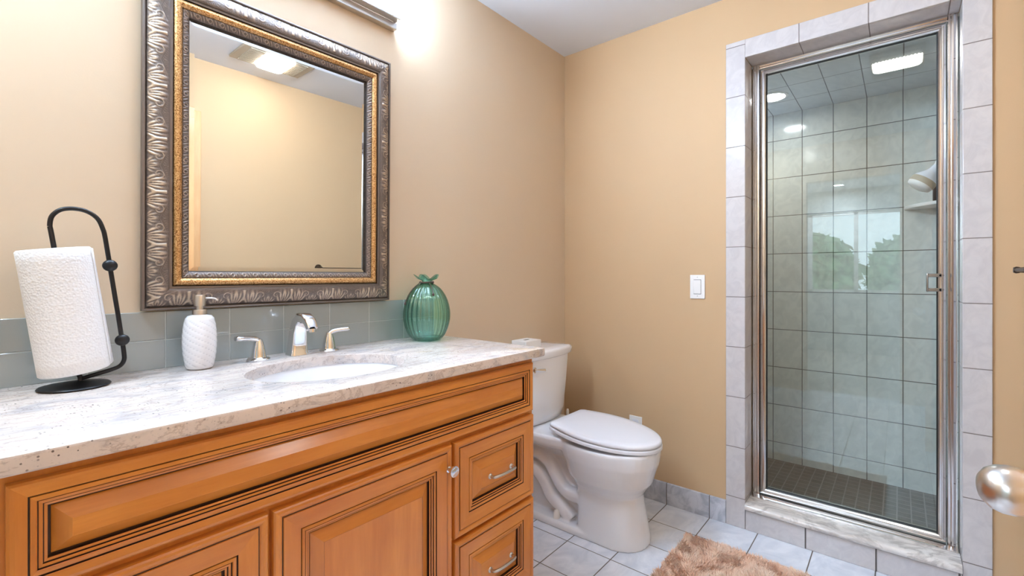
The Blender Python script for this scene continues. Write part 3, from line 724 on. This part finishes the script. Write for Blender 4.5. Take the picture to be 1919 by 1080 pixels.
b = MB(); b.grid(rows, True, True, True); sp = b.build('spout', 'chrome', fc, smooth=50)
b = MB(); b.lathe([(.0001, 0), (.0105, 0), (.0105, .010), (.0001, .010)], (FXX, FYY-.092, CT+.0785), 24, (0, .12, 1)); b.build('aerator', 'chrome', sp, smooth=40)
def handle(x, y, s_):
    b = MB(); b.lathe([(.0001, 0), (.0300, 0), (.0308, .003), (.0285, .0065), (.0215, .0090), (.0205, .0115), (.0202, .016), (.0188, .027), (.0158, .041), (.0122, .053), (.0090, .061), (.0001, .064)], (x, y, CT+.0003), 36); t = b.build('faucet_handle', 'chrome', fc, smooth=45)
    rows = []
    for q, dx, dz, hw, hh in ((0, -.004, .046, .007, .006), (.1, 0, .056, .0085, .0065), (.25, .010, .0635, .0085, .006), (.45, .026, .067, .0085, .0055), (.7, .045, .0685, .0105, .006), (.88, .058, .0695, .0115, .0062), (.97, .0645, .070, .010, .0052), (1, .066, .070, .006, .003)):
        c = Vector((x+s_*dx, y-dx*.18, CT+dz)); T = Vector((s_*.9, -.16, .7 if q < .2 else .08)).normalized(); A = Vector((0, 1, 0)); N = T.cross(A).normalized(); A = N.cross(T)
        rows.append([c+A*hw*1.1*math.cos(2*PI*k/20)+N*hh*1.3*math.sin(2*PI*k/20) for k in range(20)])
    b = MB(); b.grid(rows, True, True, True); b.build('lever', 'chrome', t, smooth=60)
handle(-1.732, -.078, -1)
handle(-1.514, -.078, 1)

# green glass vase shaped like a tied sack
VX, VY = -1.137, -.120
vs = thing('glass_vase', (VX, VY, CT), 'teal ribbed glass vase with a ruffled neck on the right end of the counter', 'vase')
prof = [(.0001, .001), (.046, .001), (.055, .005), (.066, .018), (.077, .042), (.0848, .070), (.0872, .095), (.0855, .120), (.079, .148), (.068, .174), (.052, .197), (.034, .212), (.023, .218), (.0185, .224), (.022, .230), (.034, .238), (.045, .244)]
def vrows(inset):
    rows = []
    P = smooth_path([(r, 0, h) for r, h in prof], 4)
    for p in P:
        r, h = max(p.x-inset, .0001), p.z+(inset if p.z < .01 else 0); row = []
        for k in range(144):
            t = 2*PI*k/144; env = min(1, max(0, (h-.004)/.02))*(1 if h < .212 else max(0, 1-(h-.212)/.01))
            rr = r*(1+.030*env*(abs(math.cos(12*t))**.7*2-1)); z = h
            if h > .226: q = (h-.226)/.017; z += .0085*q*math.cos(5*t+.9); rr *= 1+.13*q*math.cos(5*t+.9)
            row.append((VX+rr*math.cos(t), VY+rr*math.sin(t), CT+z))
        rows.append(row)
    return rows
b = MB(); o_ = vrows(0); i_ = vrows(.0022); b.grid(o_ + i_[::-1], True); b.build('vase_body', 'vase_glass', vs, smooth=180)
b = MB(); b.tube([(VX+.0245*math.cos(t), VY+.0245*math.sin(t), CT+.2215+.001*math.sin(3*t)) for t in [2*PI*k/24 for k in range(24)]], .0028, 8, True)
dirc = Vector((-.768+.25, -.64-.1, 0)).normalized()
for a0, ln in ((2.75, .080), (-1.92, .045)):
    c, s_ = math.cos(a0), math.sin(a0); pts = []
    for q in range(9):
        h = .222-ln*q/8; r = float(np.interp(h, [p[1] for p in prof[1:14]], [p[0] for p in prof[1:14]]))+.0042; pts.append((VX+r*c, VY+r*s_, CT+h))
    b.tube(pts, .0016, 8); b.ball(pts[-1], .0045, 12, 8, (1, 1, 1.3))
for a0 in (2.9, -1.3): b.ball((VX+.0275*math.cos(a0), VY+.0275*math.sin(a0), CT+.222), .0048, 12, 8)
k = b.build('cord_tie', 'cord', vs, smooth=60); k['label'] = 'brown cord tied around the neck with two hanging ends'

# ================================================================== wall fittings
ls = thing('light_switch', (0, -.768, 1.04), 'white rocker light switch on the tan wall left of the shower', 'light switch')
MB().box(-.006, -.0003, -.733, -.803, 1.039, 1.154).build('switch_plate', 'plastic', ls, bevel=.002)
b = MB(); b.add([(-.006, -.7515, 1.063), (-.006, -.7845, 1.063), (-.006, -.7845, 1.130), (-.006, -.7515, 1.130), (-.0085, -.7515, 1.063), (-.0085, -.7845, 1.063), (-.0115, -.7845, 1.130), (-.0115, -.7515, 1.130)],
                [(0, 1, 2, 3), (4, 7, 6, 5), (0, 4, 5, 1), (1, 5, 6, 2), (2, 6, 7, 3), (3, 7, 4, 0)]); b.build('rocker', 'plastic', ls, bevel=.001)
MB().box(-.0062, -.0058, -.7505, -.7855, 1.061, 1.132).build('rocker_gap', 'slot', ls)
for z in (1.052, 1.143):
    b = MB(); b.lathe([(.0001, 0), (.0028, 0), (.0022, .0008), (.0001, .001)], (-.006, -.768, z), 12, (-1, 0, 0)); b.build('screw', 'nickel', ls)
ol = thing('wall_outlet', (0, -.450, .296), 'white wall outlet low on the tan wall behind the toilet seat', 'outlet')
MB().box(-.006, -.0003, -.415, -.485, .296, .411).build('outlet_plate', 'plastic', ol, bevel=.002)
rc = MB().box(-.008, -.0055, -.433, -.467, .312, .395).build('receptacle', 'seat', ol, bevel=.0015)
for z in (.334, .374):
    for y in (-.443, -.457): MB().box(-.0084, -.0079, y-.0012, y+.0012, z-.005, z+.005).build('slot', 'slot', rc)

tw = thing('towel_bar', (-.38, YR, 1.165), 'dark bronze towel bar on the right wall, mostly seen in the mirror', 'towel bar')
for x in (-.605, -.16):
    b = MB(); b.lathe([(.0001, 0), (.028, 0), (.028, .004), (.022, .012), (.013, .022), (.009, .032), (.008, .040), (.010, .044), (.011, .050), (.008, .056), (.0001, .057)], (x, YR+.0005, 1.168), 28, (0, 1, 0)); b.build('post', 'bronze', tw, smooth=50)
b = MB(); b.tube([(-.605, YR+.049, 1.168), (-.16, YR+.049, 1.168)], .006, 14); b.build('bar', 'bronze', tw, smooth=50)

# ================================================================== shower enclosure
def bar(b, x0, x1, y0, y1, z0, z1): b.box(x0, x1, y0, y1, z0, z1)
sf = thing('shower_door_frame', (.13, -1.335, .12), 'bright aluminium frame fixed around the shower door', 'door frame')
b = MB(); y0 = SY0-.0045
prof = [(.118, 0), (.118, .004), (.108, .006), (.105, .010), (.105, .016), (.109, .019), (.109, .022), (.104, .025), (.104, .029), (.112, .031), (.150, .031), (.150, 0)]
b.grid([[(x, y0-d, z) for x, d in prof] for z in (.1305, ZH-.0005)], True, True, True); b.build('jamb', 'alu', sf, smooth=25)
prof = [(.118, 0), (.118, .004), (.106, .006), (.100, .012), (.100, .017), (.106, .021), (.106, .026), (.112, .029), (.150, .029), (.150, 0)]
y1 = SY1+.0045
b = MB(); b.grid([[(x, y1+d, z) for x, d in prof] for z in (.1305, ZH-.0005)], True, True, True, flip=True); b.build('jamb', 'alu', sf, smooth=25)
prof = [(.112, 0), (.112, .004), (.102, .007), (.100, .012), (.102, .017), (.112, .019), (.112, .026), (.150, .026), (.150, 0)]
b = MB(); b.grid([[(x, y, ZH-.0006-d) for x, d in prof] for y in (y0-.031, y1+.029)], True, True, True, flip=True); b.build('header', 'alu', sf, smooth=25)
b = MB(); b.grid([[(x, y, z) for x, z in ((.075, .1202), (.075, .124), (.095, .130), (.155, .130), (.155, .1202))] for y in (y0, y1)], True, True, True, flip=True); b.build('threshold', 'alu', sf, smooth=25)
DY0, DY1, DZ0, DZ1 = y0-.0325, y1+.031, .1365, ZH-.030
sdr = thing('shower_door', (.125, (DY0+DY1)/2, DZ0), 'clear glass shower door in a bright aluminium rim with a small pull', 'shower door')
def rim(b, prof):
    ring = lambda i, x: [(x, DY0-i, DZ0+i), (x, DY1+i, DZ0+i), (x, DY1+i, DZ1-i), (x, DY0-i, DZ1-i)]
    b.grid([ring(i, x) for i, x in prof], True)
b = MB(); rim(b, [(0, .140), (0, .112), (.002, .108), (.007, .106), (.010, .110), (.012, .110), (.014, .105), (.019, .104), (.0235, .108), (.025, .116), (.025, .140), (0, .140)]); b.build('door_rim', 'alu', sdr, smooth=25)
b = MB(); rim(b, [(.0242, .115), (.0278, .1175), (.0278, .128), (.0242, .130), (.0242, .115)]); b.build('gasket', 'gasket', sdr)
MB().box(.121, .126, DY0-.022, DY1+.022, DZ0+.022, DZ1-.022).build('glass_pane', 'shower_glass', sdr)
b = MB()
for z in (1.0965, 1.1515): b.box(.080, .094, -1.640, -1.600, z-.007, z+.007)
b.box(.076, .096, -1.5965, -1.6025, 1.0885, 1.1595)
for z in (1.0965, 1.1515): b.lathe([(.0062, 0), (.0062, .030)], (.080, -1.6365, z), 16, (1, 0, 0))
b.build('pull_handle', 'dark_nickel', sdr, bevel=.002)

sh = thing('shower_head', (.36, -1.81, 1.75), 'white and grey shower head on an arm inside the shower', 'shower head')
A = Vector((.36, -1.8095, 1.80)); Bp = Vector((.36, -1.635, 1.605))
b = MB(); b.lathe([(.0001, 0), (.03, 0), (.028, .006), (.012, .012), (.0001, .012)], A, 24, (0, 1, 0)); b.tube(smooth_path([A, (.36, -1.76, 1.80), (.36, -1.69, 1.73), Bp], 6), .0115, 14); b.build('arm', 'plastic', sh, smooth=50)
dv = Vector((-.12, .60, -.79)).normalized()
b = MB(); b.lathe([(.0001, -.012), (.016, -.010), (.018, .012), (.024, .024), (.043, .050), (.046, .058)], Bp, 32, dv, cap=False); b.build('head_body', 'seat', sh, smooth=60)
b = MB(); b.lathe([(.046, .058), (.0475, .062), (.0475, .078), (.046, .082)], Bp, 32, dv, cap=False); b.build('grey_band', 'vent', sh, smooth=60)
b = MB(); b.lathe([(.046, .082), (.044, .092), (.030, .099), (.0001, .101)], Bp, 32, dv); b.build('spray_face', 'plastic', sh, smooth=60)
b = MB(); n = 10; C0 = (SD-.0005, -1.8095); pts = [(C0[0], C0[1])] + [(C0[0]-.26*math.sin(PI/2*k/n)**1.2, C0[1]+.275*math.cos(PI/2*k/n)**1.2 if k < n else C0[1]) for k in range(n+1)]
b.grid([[(x, y, z) for x, y in pts] for z in (1.495, 1.512)], True, True, True, flip=False); tag(b.build('corner_shelf', 'plastic', bevel=.003), 'white corner shelf in the shower below the shower head', 'shelf')
bt = thing('shampoo_bottle', (.80, -1.675, 1.512), 'dark bottle standing on the shower corner shelf', 'bottle')
b = MB(); b.lathe([(.0001, .0005), (.030, .0005), (.032, .004), (.032, .085), (.026, .10), (.012, .106), (.0001, .107)], (.80, -1.675, 1.512), 24); b.build('bottle_body', 'bottle', bt, smooth=45)
b = MB(); b.lathe([(.0001, .106), (.013, .106), (.013, .130), (.0001, .131)], (.80, -1.675, 1.512), 20); b.build('bottle_cap', 'slot', bt, smooth=45)

# ================================================================== rug
RX0, RX1, RY0, RY1 = -.80, -.238, -1.46, -.800
rg = thing('bath_rug', ((RX0+RX1)/2, (RY0+RY1)/2, 0), 'shaggy tan bath rug on the floor tiles in front of the shower', 'rug')
MB().box(RX0, RX1, RY0, RY1, .0008, .010).build('backing', 'rug', rg, bevel=.003)
N = 46000
x = rng.uniform(RX0, RX1, N); y = rng.uniform(RY0, RY1, N)
ex = np.minimum(np.minimum(x-RX0, RX1-x), np.minimum(y-RY0, RY1-y))
cl = .5+.5*np.sin(x*47+3*np.sin(y*31))*np.sin(y*41+2*np.sin(x*37))
an = 2.2*np.sin(x*23+1.7*np.sin(y*19))+1.9*np.sin(y*27+1.3*np.sin(x*29))+rng.normal(0, .7, N)
lean = rng.uniform(.25, .75, N); Ln = rng.uniform(.017, .027, N)*(.75+.35*cl)
px, py, pz = x+np.cos(an)*lean*Ln, y+np.sin(an)*lean*Ln, .009+Ln*np.sqrt(1-lean**2*.8)
mx, my, mz = x+np.cos(an)*lean*Ln*.3, y+np.sin(an)*lean*Ln*.3, .009+Ln*np.sqrt(1-lean**2*.8)*.62
wd = .0014; wa = rng.uniform(0, 2*PI, N); wx, wy = np.cos(wa)*wd, np.sin(wa)*wd
V = np.stack([np.stack([x-wx, y-wy, np.full(N, .008)], 1), np.stack([x+wx, y+wy, np.full(N, .008)], 1), np.stack([mx+wx, my+wy, mz], 1), np.stack([mx-wx, my-wy, mz], 1), np.stack([px, py, pz], 1)], 1).reshape(-1, 3)
b = MB(); b.v = [tuple(p) for p in V.tolist()]
for i in range(N): k = i*5; b.f.append((k, k+1, k+2, k+3)); b.f.append((k+3, k+2, k+4))
b.m = [0]*len(b.f); b.attr['tuft'] = np.repeat(np.clip(.55*rng.random(N)+.45*cl, 0, 1), 5)
tag(b.build('pile', 'rug', rg), None, None, None, 'stuff')
